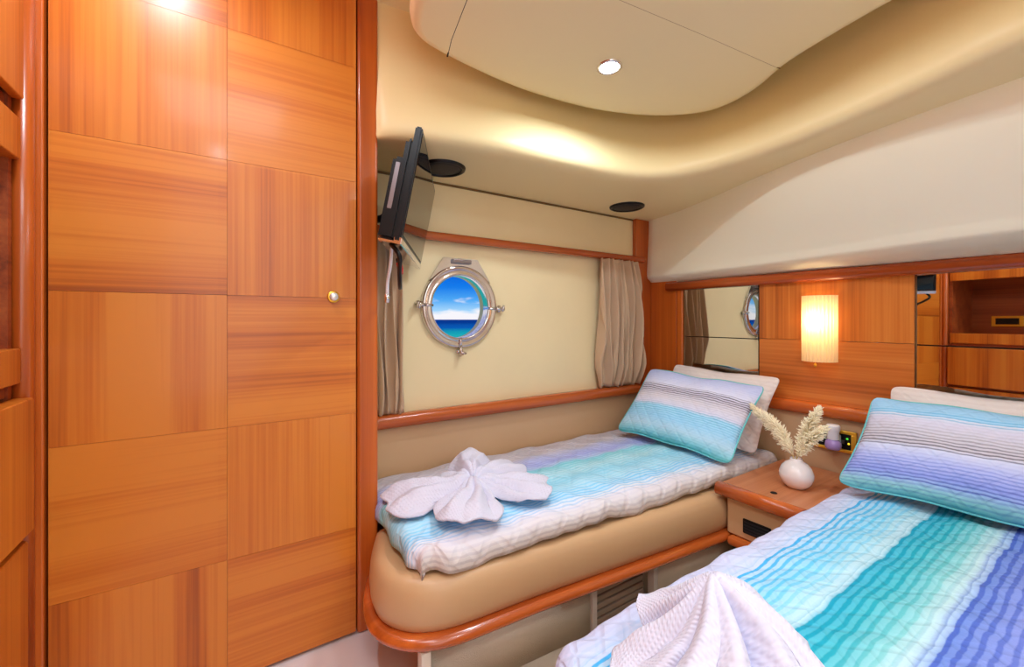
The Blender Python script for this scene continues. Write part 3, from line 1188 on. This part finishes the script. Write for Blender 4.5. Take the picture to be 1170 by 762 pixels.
def speaker(x, y, label):
    z = 1.667
    t = empty('ceiling_speaker', (x, y, z), label, 'speaker', 'round black ceiling speakers')
    f = MB()
    f.lathe([(.078, .002), (.078, -.007), (.084, -.012), (.092, -.008), (.094, .002)], (x, y, z), 'z', 40, cap=False)
    f.build('rim', M['black'], parent=t)
    f = MB()
    f.lathe([(0, -.012), (.03, -.0115), (.06, -.009), (.0785, -.005), (.0785, .001), (0, .001)], (x, y, z), 'z', 40)
    f.build('grille', M['grille'], parent=t)


speaker(1.78, 1.577, 'round black speaker in the soffit above the corner post')
speaker(.70, 1.585, 'round black speaker in the soffit behind the television')

# ================================================================== MIRRORS
def mirror(name, y0, y1, z_, ang, label, zsplit_=.953):
    c = Vector((HX - .012, y1, z_[0]))
    t = empty(name, c, label, 'mirror')
    t.rotation_euler = (0, R(.5) if ang else 0, ang)
    gap = .0025
    for nm, a, b_ in (('upper_pane', zsplit_ + gap, z_[1]), ('lower_pane', z_[0], zsplit_ - gap)):
        f = MB()
        f.box((c.x - .003, y0 + .004, a), (c.x + .003, y1 - .002, b_))
        f.build(nm, M['mirror'], parent=t)
    f = MB()
    wedge = math.tan(-ang) * (y1 - y0)
    f.poly([(c.x + .0035, y1), (c.x + .0095, y1), (c.x + .0095 + wedge, y0), (c.x + .0035, y0)], z_[0], z_[1])
    f.build('dark_backing', M['blackgap'], parent=t)
    return t


mirror('wall_mirror', 1.079, 1.50, (.68, 1.222), 0, 'mirror panel at the far left of the headboard reflecting the curtain')
mirror('wall_mirror', -.05, .501, (.68, 1.222), R(-5.2), 'mirror panel on the right of the headboard reflecting the cherry cabinet')

# ================================================================== SCONCE
sc = Vector((HX - .02, .815, 1.01))
t = empty('wall_lamp', sc, 'lit half-round wall lamp with a pleated cream shade on the headboard', 'wall lamp')
HALF, DEP, H2 = .066, .075, .145


def shadef(u, v):
    a = -pi / 2 + pi * u
    pl = 1 + .03 * sin(u * 2 * pi * 15)
    return (sc.x - DEP * cos(a) * pl, sc.y + HALF * sin(a) * pl, sc.z - H2 + 2 * H2 * v)


f = MB()
f.grid(shadef, 161, 4)
shade_o = f.build('lamp_shade', M['shade'], parent=t)
for zz in (-H2, H2 - .004):
    f = MB()
    f.tube([(sc.x - (DEP - .002) * cos(-pi / 2 + pi * i / 24), sc.y + (HALF - .002) * sin(-pi / 2 + pi * i / 24), sc.z + zz + .002) for i in range(25)], .002, 6)
    f.build('shade_hoop', M['shade'], parent=shade_o)
f = MB()
f.box((sc.x - .008, sc.y - .05, sc.z - .12), (sc.x + .0, sc.y + .05, sc.z + .12), .002, 1)
f.build('back_plate', M['white_pl'], parent=t)
f = MB()
f.lathe([(0, -.03), (.009, -.026), (.013, -.01), (.013, .012), (.008, .028), (0, .034)], (sc.x - .038, sc.y, sc.z + .055), 'z', 20)
f.build('bulb', M['bulb'], parent=t)
f = MB()
f.tube([(sc.x - .05, sc.y, sc.z - .10), (sc.x - .05, sc.y, sc.z - .15)], .0015, 6)
f.lathe([(0, -.012), (.005, -.008), (.006, 0), (.003, .006), (0, .008)], (sc.x - .05, sc.y, sc.z - .158), 'z', 14)
f.build('pull_switch', M['gold'], parent=t)
pl = bpy.data.lights.new('lamp', 'POINT')
pl.energy = SCONCE_W
pl.color = (1.0, .72, .38)
pl.shadow_soft_size = .02
po = bpy.data.objects.new('lamp', pl)
COL.objects.link(po)
po.parent = t
po.location = (-.045, 0, .03)

# ================================================================== LEFT CABINET
CXF = -.40
cab = empty('cabinet', (-.6, .95, 0), 'built-in cherry cabinet with open shelf and drawers left of the tall door', 'cabinet')
Y0, Y1 = .30, 1.40
f = MB()
f.box((-.77, Y1 - .005, 0), (-.425, Y1 + .015, CZ - .01))
f.box((-.77, Y0, 0), (-.425, Y0 + .02, CZ - .01))
f.box((-.77, Y0, 0), (-.755, Y1, CZ - .01))
f.box((-.77, Y0, .0), (-.43, Y1, .10))
f.box((-.77, Y0, .55), (-.43, Y1, .57))
f.box((-.77, Y0, .875), (-.43, Y1, .905))
f.box((-.77, Y0, 1.50), (-.43, Y1, 1.55))
f.build('carcass', M['shelfdark'], parent=cab)
f = MB()
f.box((-.44, Y0, .905), (CXF - .008, Y1 + .004, .985), .003, 1)
f.build('lower_fascia', M['wood_z'], parent=cab)
f = MB()
f.box((-.44, Y0, 1.41), (CXF - .008, Y1 + .006, 1.505), .003, 1)
f.build('upper_fascia', M['wood_z'], parent=cab)
f = MB()
f.box((-.425, Y0, 1.548), (CXF - .004, Y1 + .008, CZ - .02), .003, 1)
f.build('cupboard_door', M['wood_z'], parent=cab)
for za, zb, bow in ((.568, .872, .012), (.20, .548, .004), (.10, .195, .0)):
    f = MB()
    f.box((-.425, Y0, za), (CXF + bow, Y1 + .004 + bow * .5, zb), .004, 1)
    f.build('drawer', M['wood_z'], parent=cab)
# brass socket in the niche of the cabinet
t = empty('power_socket', (-.745, 1.19, 1.09), 'brass-framed socket in the open shelf of the left cabinet', 'socket', 'brass-framed sockets')
f = MB()
f.box((-.754, 1.10, 1.045), (-.744, 1.28, 1.13), .004, 2)
f.build('brass_frame', M['gold'], parent=t)
f = MB()
f.box((-.7445, 1.125, 1.062), (-.741, 1.255, 1.113), .001, 1)
f.build('socket_insert', M['black'], parent=t)

# ================================================================== BEDS
def bed_base(name, outline, label, vent=None, zt=.345, zr=.19):
    """outline: plan points of the leather front, anticlockwise seen from above is not needed"""
    cx = sum(p[0] for p in outline) / len(outline)
    cy = sum(p[1] for p in outline) / len(outline)
    t = empty(name, (cx, cy, 0), label, 'bed', 'twin berths')
    return t


def inset(pts, d):
    c = Vector((sum(p[0] for p in pts) / len(pts), sum(p[1] for p in pts) / len(pts)))
    out = []
    n_ = len(pts)
    for i in range(n_):
        a = Vector(pts[i - 1])
        b_ = Vector(pts[(i + 1) % n_])
        t_ = (b_ - a).normalized()
        nrm = Vector((t_.y, -t_.x))
        p = Vector(pts[i])
        if (c - p).dot(nrm) < 0:
            nrm = -nrm
        out.append((p.x + nrm.x * d, p.y + nrm.y * d))
    return out


def loft(f, pts, prof_, capped=True):
    rings = []
    for d_, z in prof_:
        rings.append([f.bm.verts.new((x, y, z)) for x, y in inset(pts, d_)])
    n_ = len(pts)
    fs = []
    for a, b_ in zip(rings, rings[1:]):
        for i in range(n_):
            fs.append(f.bm.faces.new((a[i], a[(i + 1) % n_], b_[(i + 1) % n_], b_[i])))
    f._mark(fs, True)
    if capped:
        f.cap(rings[0], True)
        f.cap(rings[-1])


BASEP = [(.016, .20), (.004, .213), (-.004, .235), (-.006, .26), (-.004, .29), (.002, .315), (.010, .332), (.022, .343), (.04, .347)]
RAILP = [(.03, .172), (-.004, .170), (-.018, .176), (-.024, .186), (-.024, .192), (-.018, .202), (-.004, .207), (.03, .207)]


def arc(cx, cy, rx, ry, a0, a1, n_=10):
    return [(cx + rx * cos(R(a0 + (a1 - a0) * i / n_)), cy + ry * sin(R(a0 + (a1 - a0) * i / n_))) for i in range(n_ + 1)]


# far berth under the porthole
plan1 = [(2.15, .945), (1.9, .945), (1.6, .945), (1.3, .972), (1.0, 1.0), (.75, 1.024)] + spline([(.60, 1.033), (.52, 1.040), (.45, 1.055), (.39, 1.088), (.348, 1.14), (.331, 1.195), (.334, 1.26), (.35, 1.33), (.372, 1.395), (.392, 1.442)], 3) + [(.42, 1.444), (.42, 1.6), (.42, 1.725), (1.2, 1.725), (2.15, 1.725)]
b1 = bed_base('bed', plan1, 'far single berth with tan leather base below the porthole')
f = MB()
loft(f, plan1, BASEP)
f.build('leather_base', M['leather'], parent=b1)
f = MB()
loft(f, plan1, RAILP)
f.build('wood_rail', M['rail'], parent=b1)
kick = [(x, y) for x, y in plan1]
f = MB()
loft(f, [(2.1, .975), (1.6, .975), (1.285, 1.0), (1.285, 1.06), (.985, 1.06), (.985, 1.03), (.430, 1.066), (.55, 1.36), (.55, 1.70), (2.1, 1.70)], [(0, 0.004), (0, .172)])
f.build('carpeted_plinth', M['carpet'], parent=b1)
for xx, yy in ((.985, 1.018), (1.265, .993)):
    f = MB()
    f.box((xx, yy, .004), (xx + .022, yy + .03, .171), .002, 1)
    f.build('vent_post', M['greytrim'], parent=b1)
f = MB()
f.box((.405, 1.050, .004), (.432, 1.080, .171), .002, 1)
f.build('corner_post', M['floor_edge'], parent=b1)
f = MB()
for k in range(6):
    f.box((1.007, 1.035 + .002 * k, .012 + .024 * k), (1.265, 1.05 + .002 * k, .032 + .024 * k), .002, 1)
f.build('vent_slats', plain('worn_slats', srgb(140, 122, 104), .7, var=.15), parent=b1)
f = MB()
loft(f, [(2.12, 1.02), (.46, 1.11), (.46, 1.68), (2.12, 1.68)], [(.02, .348), (0, .36), (0, .385), (.02, .397)])
f.build('mattress', M['mattress'], parent=b1)

# near berth
plan2 = [(2.15, .585), (1.6, .585), (1.0, .585), (.70, .585)] + arc(.60, .40, .17, .185, 90, 180, 10) + [(.43, .1)] + arc(.60, .02, .17, .185, 180, 270, 10) + [(1.0, -.165), (1.6, -.165), (2.15, -.165)]
b2_ = bed_base('bed', plan2, 'near single berth on the right below the sconce')
f = MB()
loft(f, plan2, BASEP)
f.build('leather_base', M['leather'], parent=b2_)
f = MB()
loft(f, plan2, RAILP)
f.build('wood_rail', M['rail'], parent=b2_)
f = MB()
loft(f, [(2.1, .50), (.60, .50), (.55, .4), (.55, .02), (.6, -.08), (2.1, -.08)], [(0, .004), (0, .172)])
f.build('carpeted_plinth', M['carpet'], parent=b2_)
f = MB()
loft(f, [(2.12, .55), (.62, .55), (.50, .48), (.50, -.02), (.6, -.12), (2.12, -.12)], [(.02, .348), (0, .36), (0, .385), (.02, .397)])
f.build('mattress', M['mattress'], parent=b2_)


def quilt(name, fl, fr, hl, hr, z_edge, z_top, drop_front, drop_back, drop_foot, mat, label, crown=.012, seed=1, rcorner=.06, voff=0.0):
    """draped quilt. fl/fr: foot corners (front = towards the aisle, back); hl/hr: head corners. v runs front to back in metres"""
    rnd = random.Random(seed)
    fl, fr, hl, hr = map(Vector, (fl, fr, hl, hr))
    ph = [rnd.uniform(0, 6.28) for _ in range(8)]
    NU, NV = 120, 70
    wmid = ((fl - fr).length + (hl - hr).length) / 2
    tot = drop_front + wmid + drop_back

    def roll(dist, drop):
        """distance beyond the top edge -> (outward, down), with a rounded shoulder"""
        r = .035
        if dist <= 0:
            return 0.0, 0.0
        q = r * pi / 2
        if dist < q:
            a = dist / r
            return r * sin(a), r * (1 - cos(a))
        return r, r + dist - q

    def fn(u, v):
        sv = v * tot - drop_front            # metres across, 0 at front top edge
        lt = (fl - hl).length
        su = u * (lt + drop_foot) - drop_foot
        cu_ = max(0, su) / lt
        cv_ = min(max(sv, 0), wmid) / wmid
        p = (fl.lerp(fr, cv_)).lerp(hl.lerp(hr, cv_), cu_)
        outx = outy = 0.0
        dn = 0.0
        if sv < 0:
            o, d_ = roll(-sv, drop_front)
            outy -= o * (1 if fr.y > fl.y else -1)
            dn += d_
        if sv > wmid:
            o, d_ = roll(sv - wmid, drop_back)
            outy += o * (1 if fr.y > fl.y else -1)
            dn += d_
        if su < 0:
            o, d_ = roll(-su, drop_foot)
            outx -= o
            dn = max(dn, d_) + .15 * min(dn, d_)
        # round the two foot corners in plan
        x, y = p.x + outx, p.y + outy
        du = max(0, rcorner - max(su, 0)) / rcorner
        dvf = max(0, rcorner - max(sv, 0)) / rcorner
        dvb = max(0, rcorner - max(wmid - sv, 0)) / rcorner
        sgn = 1 if fr.y > fl.y else -1
        x += rcorner * .45 * (du * dvf + du * dvb) ** 1.5
        y += sgn * rcorner * .45 * ((du * dvf) ** 1.5 - (du * dvb) ** 1.5)
        z = z_edge + (z_top - z_edge) * sin(pi * min(1, max(0, cv_))) ** .6 + crown * sin(pi * cv_) - dn
        wr = .003 * sin(x * 31 + y * 23 + ph[0]) + .003 * sin(x * 17 - y * 41 + ph[1]) + .0025 * sin(x * 70 + ph[2]) * sin(y * 55 + ph[3])
        z += wr
        if sv < 0 or sv > wmid or su < 0:
            k = min(1, max(-sv, sv - wmid, -su) / .05)
            wv_ = .0028 * k * (sin((x if su >= 0 else y * 1.0) * 38 + ph[4]) + .6 * sin(x * 61 + ph[5]))
            y += wv_ * (-1 if sv < 0 else 0)
            x += (wv_ if su < 0 else 0)
            z += .006 * k * sin(x * 9 + ph[6])
        return (x, y, z)
    f = MB()
    f.grid(fn, NU, NV, uvf=lambda u, v: (u * 1.9, v * tot + voff))
    o = f.build(name, mat, label=label, cat='quilt', group='striped quilts on the berths', loc=(p_ := ((fl + hr) / 2).to_3d() + Vector((0, 0, z_edge))))
    md = o.modifiers.new('thickness', 'SOLIDIFY')
    md.thickness = .012
    md.offset = -1
    return o


quilt('quilt', (.43, 1.095), (.43, 1.685), (2.125, 1.005), (2.125, 1.685), .418, .424, .078, .05, .082, M['quilt_window'],
      'quilt in aqua and lilac stripes on the far berth under the porthole', seed=4, voff=.03)
quilt('quilt', (.412, .612), (.412, -.15), (2.13, .612), (2.13, -.15), .424, .436, .16, .10, .12, M['quilt_near'],
      'quilt in teal and blue stripes on the near berth', seed=9, rcorner=.14, voff=.055)


# ================================================================== PILLOWS
def pillow(name, c, W, Hv, thick, mat, label, piping=None, group=None, seed=0, sag=0.0, vmax=.42):
    """c centre; W half-width vector, Hv half-height vector; normal = W x H"""
    c, W, Hv = Vector(c), Vector(W), Vector(Hv)
    N_ = W.cross(Hv).normalized()
    rnd = random.Random(seed)
    ph = [rnd.uniform(0, 6.28) for _ in range(6)]

    def pos(a, b_, side):
        # a, b_ in -1..1; edges bow inwards between the corners
        ea = 1 - .05 * (1 - b_ * b_) if abs(a) > 0 else 1
        eb = 1 - .07 * (1 - a * a)
        # rounded corners
        k = 1.0
        m2 = abs(a) ** 14 + abs(b_) ** 14
        if m2 > 1:
            k = m2 ** (-1 / 14)
        hgt = (max(0, 1 - abs(a * k) ** 2.6) ** .55) * (max(0, 1 - abs(b_ * k) ** 2.6) ** .55)
        w_ = 1 + .08 * sin(a * 5 + ph[0]) * sin(b_ * 4 + ph[1]) + .05 * sin(a * 11 + ph[2]) * cos(b_ * 9 + ph[3])
        p = c + W * (a * k * ea) + Hv * (b_ * k * eb) + N_ * (side * thick * hgt * w_)
        p = p + Vector((0, 0, -sag * (1 - abs(a)) * max(0, b_)))
        p = p + N_ * .008 * sin(a * 7 + ph[4]) * (abs(b_) ** 4)
        return p
    f = MB()
    uvf = lambda u, v: (u * W.length * 2, v * vmax)
    for side in (1, -1):
        f.grid(lambda u, v: pos(u * 2 - 1, v * 2 - 1, side), 49, 33, uvf=uvf)
    bmesh.ops.remove_doubles(f.bm, verts=f.bm.verts[:], dist=.0004)
    t = empty(name, c, label, 'pillow', group)
    f.build('cushion', mat, parent=t)
    if piping:
        pts = []
        for i in range(48):
            pts.append(pos(-1 + 2 * i / 48, -1, 0))
        for i in range(32):
            pts.append(pos(1, -1 + 2 * i / 32, 0))
        for i in range(48):
            pts.append(pos(1 - 2 * i / 48, 1, 0))
        for i in range(32):
            pts.append(pos(-1, 1 - 2 * i / 32, 0))
        f = MB()
        f.tube(pts, .0035, 8, closed=True)
        f.build('piping', piping, parent=t, label='aqua piping')
    return t


def quad_pillow(name, bl, br, tl, tr, *a, **k):
    bl, br, tl, tr = map(Vector, (bl, br, tl, tr))
    c = (bl + br + tl + tr) / 4
    return pillow(name, c, ((br + tr) - (bl + tl)) / 4, ((tl + tr) - (bl + br)) / 4, *a, **k)


quad_pillow('pillow', (1.665, 1.53, .455), (1.745, 1.005, .455), (1.93, 1.56, .80), (1.985, .93, .735), .06, M['pillow_window'],
            'striped aqua and lilac pillow leaning at the head of the far berth', piping=M['piping_aqua'], group='striped pillows', seed=2)
quad_pillow('pillow', (1.93, 1.52, .45), (1.955, 1.0, .45), (2.10, 1.52, .81), (2.11, .93, .775), .05, M['creamlinen'],
            'cream pillow behind the striped pillow on the far berth', group='cream pillows', seed=5)
quad_pillow('pillow', (1.77, .625, .47), (1.83, -.02, .47), (2.0, .575, .765), (2.01, -.06, .765), .065, M['pillow_near'],
            'striped blue and grey pillow leaning at the head of the near berth', piping=M['piping_aqua'], group='striped pillows', seed=3)
quad_pillow('pillow', (1.985, .56, .46), (2.0, -.08, .46), (2.105, .56, .80), (2.11, -.08, .80), .045, M['creamlinen'],
            'cream pillow behind the striped pillow on the near berth', group='cream pillows', seed=6)

# ================================================================== NIGHTSTAND
ns = empty('nightstand', (1.88, .78, 0), 'low cherry nightstand with tan leather front between the two berths', 'nightstand')
f = MB()
f.box((1.63, .655, .207), (2.15, .932, .352), .006, 2)
f.build('leather_body', M['leather'], parent=ns)
f = MB()
f.box((1.64, .655, .355), (2.155, .962, .394), .003, 1)
f.build('table_top', M['table'], parent=ns, label='worn pinkish wooden top')
f = MB()
pr = rrect(.05, .05, .02, 5)
f.sweep([(1.618, .655), (1.618, .80), (1.618, .962)], [(p, .377 + q) for p, q in pr])
f.build('front_lip', M['rail_y'], parent=ns, label='rounded glossy front edge')
f = MB()
f.box((1.600, .655, .172), (1.64, .918, .207), .012, 3)
f.build('lower_rail', M['rail_y'], parent=ns)
f = MB()
f.box((1.625, .765, .232), (1.632, .868, .288), .003, 1)
f.build('vent_frame', M['black'], parent=ns)
f = MB()
for k in range(4):
    f.box((1.6225, .772, .238 + .012 * k), (1.626, .861, .244 + .012 * k))
f.build('vent_grille', M['grille'], parent=ns)
f = MB()
f.lathe([(0, .0025), (.010, .0025), (.012, .0005), (.012, -.002), (0, -.002)], (1.70, .79, .394), 'z', 24)
f.build('finger_latch', M['blackgap'], parent=ns)
f = MB()
f.box((1.70, .62, .004), (2.13, .935, .171))
f.build('plinth', M['carpet'], parent=ns)

# ================================================================== VASE AND DRIED GRASS
vz = .395
VC = Vector((1.83, .768, vz))
t = empty('vase', VC, 'round pearly white vase on the nightstand', 'vase')
f = MB()
f.lathe([(0, .002), (.026, .0), (.034, .003), (.05, .02), (.058, .042), (.058, .058), (.05, .08), (.036, .096), (.024, .103), (.021, .108), (.021, .114), (.017, .114), (.017, .104), (.0, .09)], VC, 'z', 48)
f.build('body', M['white_cer'], parent=t)


def plume(tip, lean, label, seed, ln=.19):
    rnd = random.Random(seed)
    base = VC + Vector((rnd.uniform(-.006, .006), rnd.uniform(-.006, .006), .10))
    tip = Vector(tip)
    mid = base.lerp(tip, .45) + Vector((0, 0, .02))
    t_ = empty('dried_grass_stem', base, label, 'dried grass', 'pampas stems in the vase')
    path = spline([base, mid, tip], 14)
    f = MB()
    f.tube(path, [.0022 * (1 - .5 * i / len(path)) for i in range(len(path))], 6)
    f.build('stalk', M['stalk'], parent=t_)
    f = MB()
    nP = len(path)
    for i in range(5, nP):
        tt = (i - 5) / (nP - 6)
        T = (path[min(i + 1, nP - 1)] - path[i - 1]).normalized()
        side = T.cross(Vector((1, 0, 0))).normalized()
        oth = T.cross(side)
        wid = .027 * (sin(pi * min(1, .18 + tt * .8)) ** .8) + .006
        for k in range(20):
            a = rnd.uniform(0, 2 * pi)
            d_ = (side * cos(a) + oth * sin(a)) * wid * rnd.uniform(.5, 1.0) + T * rnd.uniform(.02, .045)
            p0 = path[i] + T * rnd.uniform(-.006, .006)
            p2 = p0 + d_ + Vector((0, 0, -.006))
            pm = p0.lerp(p2, .55) + T * .006
            f.tube([p0, pm, p2], [.001, .0024 * rnd.uniform(.6, 1.3), .0010], 5)
    f.build('plume', M['pampas'], parent=t_)


plume((1.885, .945, .66), 0, 'cream dried grass plume at far left of the vase, leaning towards the far berth', 11)
plume((1.85, .875, .64), 0, 'shorter cream dried grass plume on the left of the vase mouth', 12)
plume((1.82, .70, .695), 0, 'tallest cream dried grass plume on the right of the vase', 13)
plume((1.80, .675, .64), 0, 'cream dried grass plume at far right of the vase, in front of the brass socket', 14)

# ================================================================== SOCKET AND AIR FRESHENER
SX = HX - .031
t = empty('power_socket', (SX, .752, .535), 'brass-framed socket strip on the tan padding above the nightstand', 'socket', 'brass-framed sockets')
f = MB()
yc, zc, hw, hh = .775, .533, .098, .046
for lo, hi in (((SX - .012, yc - hw, zc - hh), (SX, yc + hw, zc - hh + .014)), ((SX - .012, yc - hw, zc + hh - .014), (SX, yc + hw, zc + hh)),
               ((SX - .012, yc - hw, zc - hh + .013), (SX, yc - hw + .02, zc + hh - .013)), ((SX - .012, yc + hw - .02, zc - hh + .013), (SX, yc + hw, zc + hh - .013))):
    f.box(lo, hi, .003, 2)
f.build('brass_frame', M['gold'], parent=t)
f = MB()
f.box((SX - .008, yc - hw + .018, zc - hh + .012), (SX, yc + hw - .018, zc + hh - .012), .001, 1)
f.build('socket_insert', M['black'], parent=t)
f = MB()
f.box((SX - .0095, yc - hw + .043, zc - .01), (SX - .0078, yc - hw + .058, zc + .006))
f.build('switch_key', M['steel_dk'], parent=t)
for dy, dz, mt in ((.033, .014, 'led_g'), (.028, -.006, 'led_y')):
    f = MB()
    f.lathe([(0, -.0095), (.004, -.009), (.0045, -.0075), (0, -.0075)], (SX, yc - hw + dy, zc + dz), 'x', 12)
    f.build('indicator_light', M[mt], parent=t)

AC = Vector((SX - .042, .748, .50))
t = empty('air_freshener', AC, 'white capped air freshener with lilac liquid plugged into the brass socket', 'air freshener')
f = MB()
f.lathe([(0, 0), (.022, .0), (.028, .006), (.03, .02), (.027, .034), (.018, .042), (0, .042)], AC, 'z', 30)
f.build('bottle', M['purple'], parent=t)
f = MB()
f.lathe([(.016, .040), (.022, .044), (.021, .075), (.024, .08), (.025, .098), (.021, .104), (0, .105)], AC, 'z', 30)
f.box((AC.x + .008, AC.y - .018, AC.z + .02), (SX - .009, AC.y + .018, AC.z + .06), .004, 2)
f.build('cap', M['white_pl'], parent=t)


# ================================================================== FOLDED TOWELS
def tri(x):
    return abs((x % 1.0) * 2 - 1)


def towel(name, c, lobes, r0, knot, label, seed, nt=260, nr=44, apex=None):
    """one folded cloth spread from its knot: lobes are (angle, reach, half width in degrees, lift, tip lift, pleats)"""
    c = Vector(c)
    off = Vector((seed * 3.1, seed * 1.7, 0))

    def fn(u, v):
        th = u * 360.0
        best, k = None, 0.0
        wsum = reach = lift = tip = pl = 0.0
        for lb in lobes:
            d_ = (th - lb[0] + 180) % 360 - 180
            kk = max(0.0, 1 - abs(d_) / lb[2])
            if kk > k:
                k, best, dd = kk, lb, d_
        if best is None:
            reach, lift, tip, pl = r0, 0.0, 0.0, 0.0
        else:
            q = 1 - (1 - min(1, k * 1.15)) ** 2.6
            reach = r0 + (best[1] - r0) * q
            reach *= 1 + .035 * sin(R(th) * 9 + seed) + .02 * sin(R(th) * 17 + seed * 2)
            lift = best[3] * k ** .6
            tip = best[4] * k
            pl = .015 * (tri(dd / best[2] * best[5] * .5 + .5) - .5) * min(1, k * 3)
        rr = v * reach + .006 * (1 - v)
        w_ = mnoise.noise(Vector((rr * cos(R(th)) * 16, rr * sin(R(th)) * 16, seed)))
        w2 = mnoise.noise(Vector((rr * cos(R(th)) * 38, rr * sin(R(th)) * 38, seed + 5)))
        z = lift * sin(pi * min(1, .06 + .90 * v)) ** .8 + tip * v ** 2.5 + pl * sin(pi * min(1, .1 + v * .75)) * 2 + (.010 * w_ + .003 * w2) * min(1, v * 2)
        if apex:
            z += apex * max(0.0, 1 - v) ** 1.45
        z += knot * math.exp(-((rr / .072) ** 4)) * (1 + .12 * sin(2 * R(th)))
        z = max(z, .004) + .006
        a = R(th + 10 * sin(v * 5) * (1 - v))
        return c + Vector((rr * cos(a), rr * sin(a), z))
    f = MB()
    rows_ = f.grid(fn, nt, nr, cu=True, uvf=lambda u, v: (v * .3 * cos(u * 2 * pi), v * .3 * sin(u * 2 * pi)))
    f.cap([r_[0] for r_ in rows_])
    o = f.build(name, M['towel'], label=label, cat='towel', group='folded white towels on the berths', loc=c)
    md = o.modifiers.new('thickness', 'SOLIDIFY')
    md.thickness = .007
    md.offset = 1
    return o


towel('towel', (.69, 1.30, .440), [
    (168, .30, 42, .062, -.01, 3),
    (236, .25, 46, .048, .015, 4),
    (66, .20, 44, .085, .075, 3),
    (14, .23, 32, .062, .035, 3),
    (-28, .27, 40, .040, .012, 4),
    (115, .14, 26, .045, .03, 2),
], .10, .034, 'white towel folded like a flower on the far berth', 3)
towel('towel', (.71, .43, .452), [
    (-46, .165, 34, .04, 0, 3),
    (0, .12, 30, .03, 0, 2),
    (45, .09, 30, .02, 0, 2),
    (118, .135, 24, .03, .055, 2),
    (168, .205, 32, .012, .0, 2),
    (210, .29, 32, .04, 0, 3),
    (262, .26, 34, .05, 0, 3),
], .075, 0.0, 'white waffle towel folded into a peak on the near berth', 5, apex=.125)
